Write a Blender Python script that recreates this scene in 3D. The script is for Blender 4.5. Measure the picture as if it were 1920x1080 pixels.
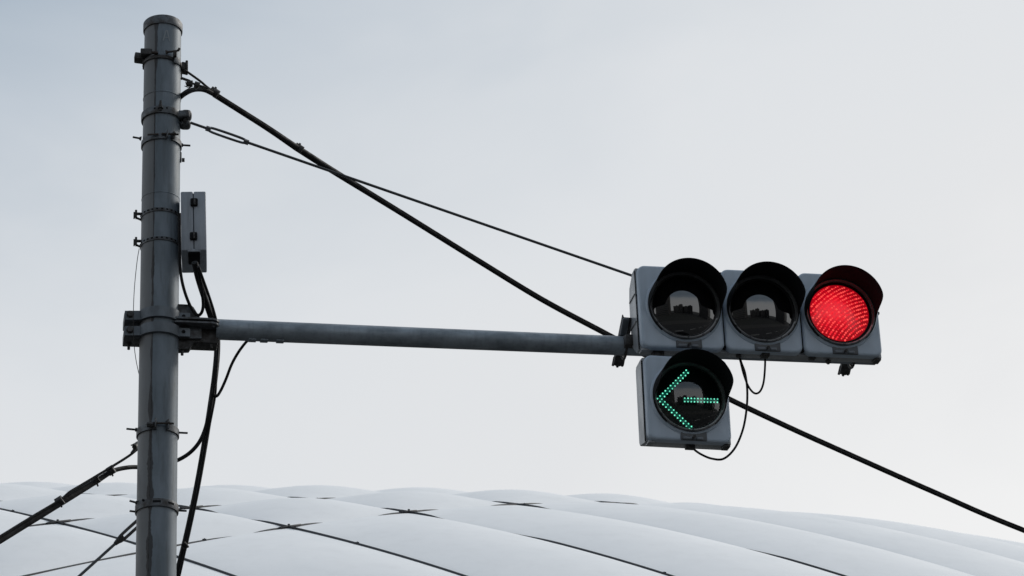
import bpy, bmesh, math, random
from mathutils import Vector, Matrix
R = math.radians
random.seed(7)
for o in list(bpy.data.objects):
    bpy.data.objects.remove(o)
sc = bpy.context.scene
col = sc.collection

# ------------------------------------------------------------------ camera
FPX, PITCH, ROLL = 5200.0, R(26.5), R(2.9)          # focal length in 1920-wide pixels
CAM = Vector((0, 0, 1.6))
F = Vector((0, math.cos(PITCH), math.sin(PITCH)))
U0 = Vector((0, -math.sin(PITCH), math.cos(PITCH)))
X0 = Vector((1, 0, 0))
RT = X0 * math.cos(ROLL) - U0 * math.sin(ROLL)
UP = U0 * math.cos(ROLL) + X0 * math.sin(ROLL)
cd = bpy.data.cameras.new('camera')
cam = bpy.data.objects.new('camera', cd)
col.objects.link(cam)
m = Matrix((RT, UP, -F)).transposed().to_4x4()
m.translation = CAM
cam.matrix_world = m
cd.sensor_width = 36.0
cd.lens = 36.0 * FPX / 1920.0
cd.clip_start, cd.clip_end = 0.1, 5000.0
sc.camera = cam

# ------------------------------------------------------------------ sky and sun
SUN_AZ, SUN_EL = R(50), R(40)                        # azimuth from +Y towards +X
sun_dir = Vector((math.sin(SUN_AZ) * math.cos(SUN_EL), math.cos(SUN_AZ) * math.cos(SUN_EL), math.sin(SUN_EL)))
w = bpy.data.worlds.new('World')
sc.world = w
w.use_nodes = True
nt = w.node_tree
for n in list(nt.nodes):
    nt.nodes.remove(n)
N = nt.nodes.new
L = nt.links.new


def wmath(op, a, b=None, c=None, clamp=False):
    n = N('ShaderNodeMath'); n.operation = op; n.use_clamp = clamp
    for i, v in enumerate((a, b, c)):
        if v is None:
            continue
        if isinstance(v, (int, float)):
            n.inputs[i].default_value = v
        else:
            L(v, n.inputs[i])
    return n.outputs[0]


tc = N('ShaderNodeTexCoord')
sep = N('ShaderNodeSeparateXYZ')
L(tc.outputs['Generated'], sep.inputs[0])
sky = N('ShaderNodeTexSky')
sky.sky_type = 'NISHITA'
sky.sun_disc = False
sky.sun_elevation, sky.sun_rotation = SUN_EL, SUN_AZ
sky.dust_density, sky.air_density, sky.altitude = 4.0, 1.0, 50
bg1 = N('ShaderNodeBackground'); bg1.inputs['Strength'].default_value = 0.06
L(sky.outputs[0], bg1.inputs['Color'])
# thin overcast veil: brighter towards the horizon and towards the hidden sun
mr = N('ShaderNodeMapRange'); mr.interpolation_type = 'SMOOTHSTEP'
mr.inputs['From Min'].default_value = 0.59; mr.inputs['From Max'].default_value = 0.31
L(sep.outputs['Z'], mr.inputs['Value'])
dot = N('ShaderNodeVectorMath'); dot.operation = 'DOT_PRODUCT'
L(tc.outputs['Generated'], dot.inputs[0]); dot.inputs[1].default_value = sun_dir
glow = N('ShaderNodeMapRange'); glow.interpolation_type = 'SMOOTHSTEP'
glow.inputs['From Min'].default_value = 0.55; glow.inputs['From Max'].default_value = 1.0
L(dot.outputs['Value'], glow.inputs['Value'])
mp = N('ShaderNodeMapping'); mp.inputs['Scale'].default_value = (1.0, 1.0, 2.2)
mp.inputs['Rotation'].default_value = (0, 0.35, 0)
L(tc.outputs['Generated'], mp.inputs[0])
nz = N('ShaderNodeTexNoise'); nz.inputs['Scale'].default_value = 5.5; nz.inputs['Detail'].default_value = 4.5
nz.inputs['Roughness'].default_value = 0.52; nz.inputs['Distortion'].default_value = 0.5
L(mp.outputs[0], nz.inputs['Vector'])
cl = wmath('MULTIPLY', wmath('SUBTRACT', nz.outputs['Fac'], 0.5), 0.25)
t = wmath('ADD', wmath('ADD', wmath('MULTIPLY', mr.outputs[0], 0.536), wmath('MULTIPLY', glow.outputs[0], 0.464)), cl)
ramp = N('ShaderNodeValToRGB')
cr = ramp.color_ramp
cr.elements[0].position = 0.0; cr.elements[0].color = (0.335, 0.415, 0.505, 1)
cr.elements[1].position = 1.0; cr.elements[1].color = (0.97, 0.965, 0.95, 1)
for ps, cc in ((.12, (.445, .522, .605)), (.19, (.575, .635, .70)), (.28, (.70, .74, .78)), (.40, (.785, .81, .835)), (.58, (.83, .84, .85)), (.74, (.94, .94, .935))):
    e = cr.elements.new(ps); e.color = (*cc, 1)
L(t, ramp.inputs[0])
bg2 = N('ShaderNodeBackground'); bg2.inputs['Strength'].default_value = 1.0
L(ramp.outputs[0], bg2.inputs['Color'])
mixs = N('ShaderNodeMixShader'); mixs.inputs[0].default_value = 0.9
L(bg1.outputs[0], mixs.inputs[1]); L(bg2.outputs[0], mixs.inputs[2])
wo = N('ShaderNodeOutputWorld'); L(mixs.outputs[0], wo.inputs['Surface'])

sl = bpy.data.lights.new('sun', 'SUN')
sl.energy, sl.angle, sl.color = 1.5, R(20), (1.0, 0.96, 0.9)
so = bpy.data.objects.new('sun', sl)
col.objects.link(so)
so.rotation_euler = (-sun_dir).to_track_quat('-Z', 'Y').to_euler()
so.location = (0, 0, 60)

vs = sc.view_settings
vs.view_transform = 'Standard'; vs.look = 'None'; vs.exposure = 0.0; vs.gamma = 1.0
vs.use_curve_mapping = False


# ------------------------------------------------------------------ projection helpers (survey of the place)
def at(px, py, d):
    return CAM + d * (F + RT * ((px - 960) / FPX) - UP * ((py - 540) / FPX))


def ray(px, py):
    return (F + RT * ((px - 960) / FPX) - UP * ((py - 540) / FPX)).normalized()


def proj(p):
    d = Vector(p) - CAM
    z = d.dot(F)
    return 960 + FPX * d.dot(RT) / z, 540 - FPX * d.dot(UP) / z


def on_plane(px, py, M, yl):
    """local point on the plane y=yl of frame M that lies on the sight line px,py"""
    Mi = M.inverted()
    o = Mi @ CAM
    d = Mi.to_3x3() @ ray(px, py)
    return o + d * ((yl - o.y) / d.y)


# ------------------------------------------------------------------ mesh helpers
class MB:
    def __init__(s):
        s.v, s.f, s.mi = [], [], []

    def add(s, vs, fs, M=None):
        b = len(s.v)
        for v in vs:
            v = Vector(v)
            s.v.append(tuple(M @ v) if M else tuple(v))
        for f in fs:
            s.f.append([i + b for i in f])
        return s

    def bm(s, bm, M=None):
        bm.verts.index_update()
        s.add([v.co for v in bm.verts], [[v.index for v in f.verts] for f in bm.faces], M)
        bm.free()
        return s

    def box(s, c, d, M=None, bev=0.0, seg=2, rot=None):
        bm = bmesh.new()
        bmesh.ops.create_cube(bm, size=1)
        for v in bm.verts:
            v.co = Vector((v.co.x * d[0], v.co.y * d[1], v.co.z * d[2]))
        if bev > 0:
            bmesh.ops.bevel(bm, geom=bm.edges[:], offset=min(bev, min(d) * .45), segments=seg, profile=.5, affect='EDGES')
        T = Matrix.Translation(c)
        if rot is not None:
            T = T @ rot.to_4x4()
        if M:
            T = M @ T
        return s.bm(bm, T)

    def rod(s, a, b, r, n=10, r2=None, hexa=False):
        a, b = Vector(a), Vector(b)
        r2 = r if r2 is None else r2
        q = (b - a).to_track_quat('Z', 'Y').to_matrix()
        n = 6 if hexa else n
        vs = []
        for p, rr in ((a, r), (b, r2)):
            for k in range(n):
                t = 2 * math.pi * k / n
                vs.append(p + q @ Vector((rr * math.cos(t), rr * math.sin(t), 0)))
        fs = [[k, (k + 1) % n, n + (k + 1) % n, n + k] for k in range(n)]
        fs += [list(range(n))[::-1], list(range(n, 2 * n))]
        return s.add(vs, fs)

    def bolt(s, a, b, r, nut_at=None, nr=1.9, nh=1.4):
        """threaded rod a-b with a hex nut centred at fraction nut_at"""
        a, b = Vector(a), Vector(b)
        ln = (b - a).length
        st = [(0, r)]
        if nut_at is not None:
            c, h = nut_at * ln, r * nh / 2
            c = max(h * 1.5, min(ln - h * 1.1, c))
            st += [(c - h * 1.44, r), (c - h * 1.44, r * nr * 1.25), (c - h, r * nr * 1.25), (c - h, r * nr), (c + h, r * nr), (c + h, r)]
        st += [(ln, r)]
        q = (b - a).to_track_quat('Z', 'Y').to_matrix()
        n = 8
        vs = [a + q @ Vector((rr * math.cos(2 * math.pi * k / n), rr * math.sin(2 * math.pi * k / n), t)) for t, rr in st for k in range(n)]
        fs = [[i * n + k, i * n + (k + 1) % n, (i + 1) * n + (k + 1) % n, (i + 1) * n + k] for i in range(len(st) - 1) for k in range(n)]
        fs += [list(range(n))[::-1], list(range(len(vs) - n, len(vs)))]
        return s.add(vs, fs)

    def tube(s, pts, r, n=14, sub=6, rf=None, closed_ends=True):
        P = [Vector(p) for p in pts]
        if len(P) > 2 and sub > 1:
            Q = []
            E = [P[0] * 2 - P[1]] + P + [P[-1] * 2 - P[-2]]
            for i in range(1, len(E) - 2):
                for k in range(sub):
                    t = k / sub
                    a, b, c, d = E[i - 1], E[i], E[i + 1], E[i + 2]
                    Q.append(.5 * ((2 * b) + (c - a) * t + (2 * a - 5 * b + 4 * c - d) * t * t + (3 * b - a - 3 * c + d) * t ** 3))
            Q.append(P[-1])
            P = Q
        T = [((P[min(i + 1, len(P) - 1)] - P[max(i - 1, 0)]).normalized()) for i in range(len(P))]
        up = Vector((0, 0, 1))
        if abs(T[0].dot(up)) > .9:
            up = Vector((0, 1, 0))
        nrm = (up - T[0] * up.dot(T[0])).normalized()
        vs, fs = [], []
        for i, p in enumerate(P):
            nrm = (nrm - T[i] * nrm.dot(T[i])).normalized()
            bi = T[i].cross(nrm)
            rr = r if rf is None else rf(i / (len(P) - 1))
            for k in range(n):
                t = 2 * math.pi * k / n
                vs.append(p + (nrm * math.cos(t) + bi * math.sin(t)) * rr)
            if i:
                o = (i - 1) * n
                fs += [[o + k, o + (k + 1) % n, o + n + (k + 1) % n, o + n + k] for k in range(n)]
        if closed_ends:
            fs += [list(range(n))[::-1], list(range(len(vs) - n, len(vs)))]
        return s.add(vs, fs)

    def lathe(s, prof, n=48, a0=0.0, a1=2 * math.pi, axis='Z', M=None, close=False):
        """revolve (r, h) profile; angle 0 faces -Y, positive towards +X (axis Z) / angle 0 = +Z for axis Y"""
        full = abs(a1 - a0 - 2 * math.pi) < 1e-6
        cnt = n if full else n + 1
        vs, fs = [], []
        k = len(prof)
        for i in range(cnt):
            a = a0 + (a1 - a0) * i / n
            for r, h in prof:
                if axis == 'Z':
                    vs.append((r * math.sin(a), -r * math.cos(a), h))
                else:
                    vs.append((r * math.sin(a), h, r * math.cos(a)))
        for i in range(n):
            i2 = (i + 1) % cnt
            for j in range(k - (0 if close else 1)):
                j2 = (j + 1) % k
                fs.append([i * k + j, i2 * k + j, i2 * k + j2, i * k + j2])
        if close and not full:
            fs += [list(range(k)), [(cnt - 1) * k + j for j in range(k)][::-1]]
        return s.add(vs, fs, M)

    def ring(s, r0, r1, z0, z1, n=48, a0=0.0, a1=2 * math.pi, M=None):
        return s.lathe([(r0, z0), (r1, z0), (r1, z1), (r0, z1)], n, a0, a1, close=True, M=M)

    def prism(s, poly, y0, y1, M=None):
        """extrude an (x, z) outline from y0 to y1"""
        k = len(poly)
        vs = [(p[0], y0, p[1]) for p in poly] + [(p[0], y1, p[1]) for p in poly]
        fs = [list(range(k)), list(range(k, 2 * k))[::-1]]
        fs += [[i, i + k, (i + 1) % k + k, (i + 1) % k] for i in range(k)]
        return s.add(vs, fs, M)

    def build(s, name, mat, parent=None, sharp=32, label=None, fix=True):
        me = bpy.data.meshes.new(name)
        me.from_pydata(s.v, [], s.f)
        if fix:
            bm = bmesh.new(); bm.from_mesh(me)
            bmesh.ops.recalc_face_normals(bm, faces=bm.faces[:])
            bm.to_mesh(me); bm.free()
        me.polygons.foreach_set('use_smooth', [True] * len(me.polygons))
        me.set_sharp_from_angle(angle=R(sharp))
        me.materials.append(mat)
        o = bpy.data.objects.new(name, me)
        col.objects.link(o)
        if parent:
            o.parent = parent
        if label:
            o['label'] = label
        return o


def tag(o, label, cat, group=None, kind=None):
    if label: o['label'] = label
    if cat: o['category'] = cat
    if group: o['group'] = group
    if kind: o['kind'] = kind
    return o


def thing(name, label, cat, M=None, group=None):
    o = bpy.data.objects.new(name, None)
    col.objects.link(o)
    o.empty_display_size = .1
    if M is not None:
        o.matrix_world = M
    return tag(o, label, cat, group)


def cable_thing(name, mb, mat, label, cat, **k):
    """one-mesh thing with its origin at its first vertex"""
    o0 = Vector(mb.v[0])
    mb.v = [tuple(Vector(v) - o0) for v in mb.v]
    o = mb.build(name, mat, **k)
    o.location = o0
    return tag(o, label, cat)


# ------------------------------------------------------------------ materials
def mat(name, base, rough=.5, metal=0.0, spec=.5, noise=None, bump=None, ior=None, coat=0.0, streak=None):
    """noise = (scale, (dark rgb), lo, hi, stretch xyz); bump = (scale, strength)"""
    m = bpy.data.materials.new(name)
    m.use_nodes = True
    t = m.node_tree
    b = t.nodes['Principled BSDF']
    b.inputs['Base Color'].default_value = (*base, 1)
    b.inputs['Roughness'].default_value = rough
    b.inputs['Metallic'].default_value = metal
    b.inputs['Specular IOR Level'].default_value = spec
    b.inputs['Coat Weight'].default_value = coat
    if ior:
        b.inputs['IOR'].default_value = ior
    tcn = t.nodes.new('ShaderNodeTexCoord')
    if noise:
        scl, dark, lo, hi, st = noise
        mpn = t.nodes.new('ShaderNodeMapping'); mpn.inputs['Scale'].default_value = st
        t.links.new(tcn.outputs['Object'], mpn.inputs[0])
        nn = t.nodes.new('ShaderNodeTexNoise'); nn.inputs['Scale'].default_value = scl
        nn.inputs['Detail'].default_value = 7; nn.inputs['Roughness'].default_value = .62
        t.links.new(mpn.outputs[0], nn.inputs['Vector'])
        rp = t.nodes.new('ShaderNodeMapRange'); rp.inputs['From Min'].default_value = lo; rp.inputs['From Max'].default_value = hi
        t.links.new(nn.outputs['Fac'], rp.inputs['Value'])
        mx = t.nodes.new('ShaderNodeMix'); mx.data_type = 'RGBA'
        mx.inputs['A'].default_value = (*dark, 1); mx.inputs['B'].default_value = (*base, 1)
        t.links.new(rp.outputs[0], mx.inputs['Factor'])
        out_ = mx.outputs['Result']
        if streak:                                    # (scale, amount): rain streaks and grime running down
            ms = t.nodes.new('ShaderNodeMapping'); ms.inputs['Scale'].default_value = (1, 1, .1)
            t.links.new(tcn.outputs['Object'], ms.inputs[0])
            ns = t.nodes.new('ShaderNodeTexNoise'); ns.inputs['Scale'].default_value = streak[0]; ns.inputs['Detail'].default_value = 8; ns.inputs['Roughness'].default_value = .65
            t.links.new(ms.outputs[0], ns.inputs['Vector'])
            rs = t.nodes.new('ShaderNodeMapRange'); rs.inputs['From Min'].default_value = .48; rs.inputs['From Max'].default_value = .72; rs.inputs['To Max'].default_value = streak[1]
            t.links.new(ns.outputs['Fac'], rs.inputs['Value'])
            m2 = t.nodes.new('ShaderNodeMix'); m2.data_type = 'RGBA'; m2.inputs['B'].default_value = (base[0] * .35, base[1] * .34, base[2] * .32, 1)
            t.links.new(rs.outputs[0], m2.inputs['Factor']); t.links.new(out_, m2.inputs['A'])
            out_ = m2.outputs['Result']
        t.links.new(out_, b.inputs['Base Color'])
        rr = t.nodes.new('ShaderNodeMapRange'); rr.inputs['To Min'].default_value = min(1, rough + .18); rr.inputs['To Max'].default_value = max(0, rough - .05)
        t.links.new(rp.outputs[0], rr.inputs['Value'])
        t.links.new(rr.outputs[0], b.inputs['Roughness'])
    if bump:
        bn = t.nodes.new('ShaderNodeTexNoise'); bn.inputs['Scale'].default_value = bump[0]; bn.inputs['Detail'].default_value = 5
        t.links.new(tcn.outputs['Object'], bn.inputs['Vector'])
        bp = t.nodes.new('ShaderNodeBump'); bp.inputs['Strength'].default_value = bump[1]; bp.inputs['Distance'].default_value = .003
        t.links.new(bn.outputs['Fac'], bp.inputs['Height'])
        t.links.new(bp.outputs[0], b.inputs['Normal'])
    return m


def emit(name, base, colr, strength, rough=.25, spec=.5):
    m = mat(name, base, rough, spec=spec)
    b = m.node_tree.nodes['Principled BSDF']
    b.inputs['Emission Color'].default_value = (*colr, 1)
    b.inputs['Emission Strength'].default_value = strength
    return m


M_ = {}
M_['steel'] = mat('weathered_steel', (.155, .18, .205), .55, .25, noise=(9, (.095, .11, .125), .3, .62, (1, 1, .5)), bump=(60, .12))
M_['galv'] = mat('galvanised_pipe', (.30, .35, .40), .5, .3, noise=(16, (.20, .235, .27), .36, .62, (.5, 1, 1)), bump=(45, .2), streak=(60, .35))
M_['clamp'] = mat('dull_clamp_steel', (.105, .118, .132), .5, .3, noise=(30, (.05, .045, .042), .32, .6, (1, 1, 1)), bump=(120, .2))
M_['dark'] = mat('dark_iron', (.058, .058, .06), .6, .2, noise=(40, (.03, .028, .026), .35, .6, (1, 1, 1)), bump=(120, .2))
M_['rust'] = mat('rusty_bolt', (.05, .042, .037), .7, .1, noise=(60, (.03, .02, .015), .35, .6, (1, 1, 1)))
M_['rubber'] = mat('black_cable_sheath', (.013, .014, .016), .65, spec=.22, noise=(25, (.010, .010, .011), .35, .6, (1, 1, 1)))
M_['wire'] = mat('steel_stay_wire', (.06, .065, .07), .5, .4)
M_['box'] = mat('grey_plastic_box', (.33, .37, .42), .42, noise=(7, (.27, .30, .34), .34, .6, (1, 1, .4)), bump=(150, .08), streak=(40, .45))
M_['house'] = mat('grey_signal_paint', (.47, .56, .66), .36, noise=(6, (.42, .50, .59), .34, .62, (1, 1, .5)), bump=(30, .06), streak=(22, .16))
M_['houseback'] = mat('grey_signal_body', (.34, .365, .39), .28, noise=(8, (.25, .27, .29), .34, .62, (1, 1, .5)), bump=(30, .06), streak=(30, .3))
M_['visor'] = mat('matt_black_visor', (.015, .016, .018), .75, spec=.05, noise=(18, (.015, .016, .017), .35, .6, (1, 1, 1)))
M_['bezel'] = mat('black_bezel', (.085, .09, .096), .36, noise=(30, (.06, .064, .068), .35, .6, (1, 1, 1)))
M_['latch'] = mat('dark_grey_latch', (.075, .085, .098), .4)
M_['tab'] = mat('grey_latch_tab', (.14, .16, .185), .35)
M_['lip_highlight'] = mat('painted_lip_highlight', (.42, .43, .44), .3)  # skylight on the bezel's lower inner lip, painted as pale grey
M_['lens'] = mat('dark_lens', (.004, .004, .005), .03, ior=2.2)
M_['white'] = mat('roof_membrane', (.88, .89, .90), .75, spec=.25, noise=(.16, (.82, .835, .85), .3, .7, (1, 1, 1)), streak=(.9, .06))
M_['cablecap'] = mat('roof_cable_black', (.016, .018, .022), .6)


ZST = 6.17


def pole_material():
    m = bpy.data.materials.new('painted_pole_steel')
    m.use_nodes = True
    t = m.node_tree
    b = t.nodes['Principled BSDF']

    def nd(tp, **k):
        n = t.nodes.new(tp)
        for a, v in k.items():
            setattr(n, a, v)
        return n

    def mth(op, a, b_=None, clamp=False):
        n = nd('ShaderNodeMath', operation=op, use_clamp=clamp)
        for i, v in enumerate((a, b_)):
            if v is None: continue
            if isinstance(v, (int, float)): n.inputs[i].default_value = v
            else: t.links.new(v, n.inputs[i])
        return n.outputs[0]

    def noise(scale, st, detail=6, off=(0, 0, 0)):
        mp_ = nd('ShaderNodeMapping'); mp_.inputs['Scale'].default_value = st; mp_.inputs['Location'].default_value = off
        t.links.new(tcn.outputs['Object'], mp_.inputs[0])
        n = nd('ShaderNodeTexNoise'); n.inputs['Scale'].default_value = scale; n.inputs['Detail'].default_value = detail
        n.inputs['Roughness'].default_value = .6
        t.links.new(mp_.outputs[0], n.inputs['Vector'])
        return n.outputs['Fac']

    def ramp_(v, lo, hi, sm=True):
        n = nd('ShaderNodeMapRange')
        if sm: n.interpolation_type = 'SMOOTHSTEP'
        n.inputs['From Min'].default_value = lo; n.inputs['From Max'].default_value = hi
        t.links.new(v, n.inputs['Value'])
        return n.outputs[0]

    def mix(f, a, b_):
        n = nd('ShaderNodeMix', data_type='RGBA')
        for k, v in (('Factor', f), ('A', a), ('B', b_)):
            if isinstance(v, tuple): n.inputs[k].default_value = (*v, 1)
            elif isinstance(v, float): n.inputs[k].default_value = v
            else: t.links.new(v, n.inputs[k])
        return n.outputs['Result']

    tcn = nd('ShaderNodeTexCoord')
    sp = nd('ShaderNodeSeparateXYZ'); t.links.new(tcn.outputs['Object'], sp.inputs[0])
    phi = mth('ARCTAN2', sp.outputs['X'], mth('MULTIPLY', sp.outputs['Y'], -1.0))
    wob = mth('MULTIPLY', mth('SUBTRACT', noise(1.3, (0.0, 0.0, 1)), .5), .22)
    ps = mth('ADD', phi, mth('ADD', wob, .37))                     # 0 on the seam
    # base paint
    c = mix(ramp_(noise(10, (1, 1, .35)), .32, .66), (.12, .15, .175), (.175, .21, .245))
    c = mix(mth('MULTIPLY', ramp_(noise(34, (1, 1, .12)), .50, .68), .62), c, (.095, .115, .13))
    c = mix(mth('MULTIPLY', ramp_(noise(4, (1, 1, .5), 3, (3, 1, 5)), .58, .64), .35), c, (.10, .125, .145))
    # left of the seam: brownish reflection and shade painted into the colour
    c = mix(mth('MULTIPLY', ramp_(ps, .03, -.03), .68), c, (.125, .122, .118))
    # dark streak of rust down the seam, widening in places
    nz_ = noise(2.1, (.6, .6, 1), 5, (0, 0, 2.3))
    low = ramp_(sp.outputs['Z'], ZST + .02, ZST - .06)
    wid = mth('ADD', mth('ADD', mth('MULTIPLY', ramp_(nz_, .46, .66), .15), .022), mth('MULTIPLY', low, mth('MULTIPLY', ramp_(noise(5, (.3, .3, 1), 4, (1, 2, 0)), .36, .6), .19)))
    edge = mth('ADD', mth('ABSOLUTE', mth('SUBTRACT', ps, .01)), mth('MULTIPLY', mth('SUBTRACT', noise(26, (1, 1, .22)), .5), .16))
    stain = ramp_(mth('SUBTRACT', wid, edge), -.015, .03)
    c = mix(mth('MULTIPLY', stain, .85), c, (.030, .028, .028))
    t.links.new(c, b.inputs['Base Color'])
    b.inputs['Metallic'].default_value = .2
    rg = nd('ShaderNodeMapRange'); rg.inputs['To Min'].default_value = .42; rg.inputs['To Max'].default_value = .62
    t.links.new(noise(14, (1, 1, .4)), rg.inputs['Value']); t.links.new(rg.outputs[0], b.inputs['Roughness'])
    bp = nd('ShaderNodeBump'); bp.inputs['Strength'].default_value = .22; bp.inputs['Distance'].default_value = .003
    t.links.new(noise(40, (1, 1, .35)), bp.inputs['Height']); t.links.new(bp.outputs[0], b.inputs['Normal'])
    return m


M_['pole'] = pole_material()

# ------------------------------------------------------------------ ground, road, pavement (below the frame)
M_['asphalt'] = mat('asphalt', (.045, .046, .048), .85, noise=(.7, (.033, .034, .036), .3, .7, (1, 1, 1)), bump=(90, .4))
M_['paving'] = mat('concrete_paving', (.07, .069, .067), .8, noise=(1.2, (.055, .054, .052), .3, .7, (1, 1, 1)), bump=(60, .3))
M_['earth'] = mat('city_ground', (.04, .041, .039), .9, noise=(.05, (.03, .033, .028), .35, .65, (1, 1, 1)))
M_['paint'] = mat('road_paint', (.72, .72, .70), .6, noise=(6, (.45, .45, .44), .3, .5, (1, 1, 1)))
g = MB().add([(-2500, -2500, -.2), (2500, -2500, -.2), (2500, 2500, -.2), (-2500, 2500, -.2)], [[0, 1, 2, 3]]).build('ground', M_['earth']); g['kind'] = 'structure'
g = MB().box((0, 3.3, -.2), (400, 10.0, .16)).build('road', M_['asphalt']); g['kind'] = 'structure'
g = MB().box((0, 12.6, -.1), (400, 8.6, .2), bev=.02).build('far_pavement', M_['paving']); g['kind'] = 'structure'
g = MB().box((0, -4.2, -.1), (400, 5.0, .2), bev=.02).build('near_pavement', M_['paving']); g['kind'] = 'structure'
for k in range(14):
    g = MB().box((-40 + k * 6, 3.3, -.1155), (3.0, .14, .009)).build('lane_marking', M_['paint']); g['kind'] = 'structure'

# ------------------------------------------------------------------ stadium with an air-supported roof
DP = [-16.868751576081777, 215.71146066090503, 79.069770448555, 9.083109259310926e-05, 0.003576928661295802,
      -0.0011734659949572104, 2.888064241581994e-05, -24.41216617574046, 135.06514755275865,
      0.7907332054345062, 0.8849645445468418, 1.120428774440362]
PA = 8.5 * Vector((math.cos(DP[9]), -math.sin(DP[9])))
PB = DP[11] * 8.5 * Vector((math.cos(DP[10]), math.sin(DP[10])))
PN = Vector((DP[7], DP[8]))


def roof_z(X, Y):
    x, y = X - DP[0], Y - DP[1]
    z = DP[2] - DP[3] * x * x - DP[4] * y * y - DP[5] * x * y - DP[6] * x ** 3
    if X < -48: z -= .006 * (-48 - X) ** 2
    if X > 44: z -= .003 * (X - 44) ** 2
    return z


SAG = .66


VB = [-12, -11, -10, -9, -8, -7, -6, -5, -4, -3, -2, -1, 0, 1, 4.6, 8, 11]     # where the cross cables lie along A


def pillow(i, j, u, v):
    """panel i between two A cables, j-th gap between cross cables; u, v in 0..1"""
    q = PN + PB * (i + u) + PA * (VB[j] + (VB[j + 1] - VB[j]) * v)
    ln_ = VB[j + 1] - VB[j]
    pv = .82 if ln_ < 2 else .5
    h = (SAG if ln_ < 2 else SAG * .8) * max(0, math.sin(math.pi * u)) ** .82 * max(0, math.sin(math.pi * v)) ** pv
    return Vector((q.x, q.y, roof_z(q.x, q.y) + h))


ST0 = Vector((-10, 160, 0))
stadium = thing('stadium', 'huge white air-supported stadium roof of puffed fabric panels crossed by black cables', 'stadium', Matrix.Translation(ST0))
NP = 14
rest = MB()
shown = []
def grid_panel(mb, i, j, n):
    vs = []
    nv = n if VB[j + 1] - VB[j] < 2 else n * 2
    for a in range(n + 1):
        for b in range(nv + 1):
            # finer towards the edges of the pillow
            u = .5 - .5 * math.cos(math.pi * a / n); v = .5 - .5 * math.cos(math.pi * b / nv)
            vs.append(pillow(i, j, u, v) - ST0)
    fs = [[a * (nv + 1) + b, (a + 1) * (nv + 1) + b, (a + 1) * (nv + 1) + b + 1, a * (nv + 1) + b + 1] for a in range(n) for b in range(nv)]
    return mb.add(vs, fs)
for i in range(-9, 16):
    for j in range(len(VB) - 1):
        ps_ = [pillow(i, j, u, v) for u in (0, .5, 1) for v in (0, .5, 1)]
        c0 = ps_[4]
        if not (84 < c0.y < 260 and -95 < c0.x < 85 and c0.z > 18):
            continue
        q = [proj(p) for p in ps_]
        inview = any(-60 < a < 1980 and 850 < b < 1200 for a, b in q) and c0.y < 185
        if inview:
            grid_panel(MB(), i, j, NP).build('roof_panel', M_['white'], stadium, sharp=180, fix=False)
            shown.append((i, j))
        else:
            grid_panel(rest, i, j, 6)
rm = rest.build('roof_membrane', M_['white'], stadium, sharp=180, fix=False)
rm['kind'] = 'stuff'


def smooth(x, a, b):
    x = max(0, min(1, (x - a) / (b - a)))
    return x * x * (3 - 2 * x)


SHOWN_FROM = {1: .45, 2: 1.85, 3: 2.9}


def sunk(fixed, k, s_):
    """how far (0..1) the fabric has closed over the cable here"""
    near = smooth(min(abs(s_ - v) for v in (VB if k == 'A' else range(-12, 14))), .16, .36)
    if k == 'A':
        lim = SHOWN_FROM.get(fixed, -9 if fixed < 1 else 9)
        return near * (1 - smooth(s_, lim, lim + .5))
    if fixed == 1:
        return near * smooth(s_, .35, .75)
    return near


def roof_line(fixed, k, s0, s1):
    pts = []
    n = int((s1 - s0) * 14)
    for a in range(n + 1):
        s_ = s0 + (s1 - s0) * a / n
        q = PN + (PB * fixed + PA * s_ if k == 'A' else PB * s_ + PA * fixed)
        pts.append(Vector((q.x, q.y, roof_z(q.x, q.y) + .01 - .13 * sunk(fixed, k, s_))) - ST0)
    return pts


def roof_cable(fixed, k):
    ok = [s_ for s_ in range(-12, 13) if 90 < (PN + (PB * fixed + PA * s_ if k == 'A' else PB * s_ + PA * fixed)).y < 215
          and -80 < (PN + (PB * fixed + PA * s_ if k == 'A' else PB * s_ + PA * fixed)).x < 70]
    if len(ok) < 2: return
    P = roof_line(fixed, k, ok[0], ok[-1])
    c = MB().tube(P, .10 if k == 'A' else .085, 8, 1).build('roof_cable', M_['cablecap'], stadium, sharp=60)
    clip = MB()
    for a in range(9, len(P) - 1, 22):
        if sunk(fixed, k, ok[0] + (ok[-1] - ok[0]) * a / (len(P) - 1)) > .1: continue
        clip.rod(P[a], P[a] + Vector((0, 0, .17)), .02, 5)
        clip.box(P[a] + Vector((0, 0, .05)), (.2, .2, .1))
    if clip.v: clip.build('cable_clip', M_['cablecap'], c)['kind'] = 'stuff'


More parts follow.
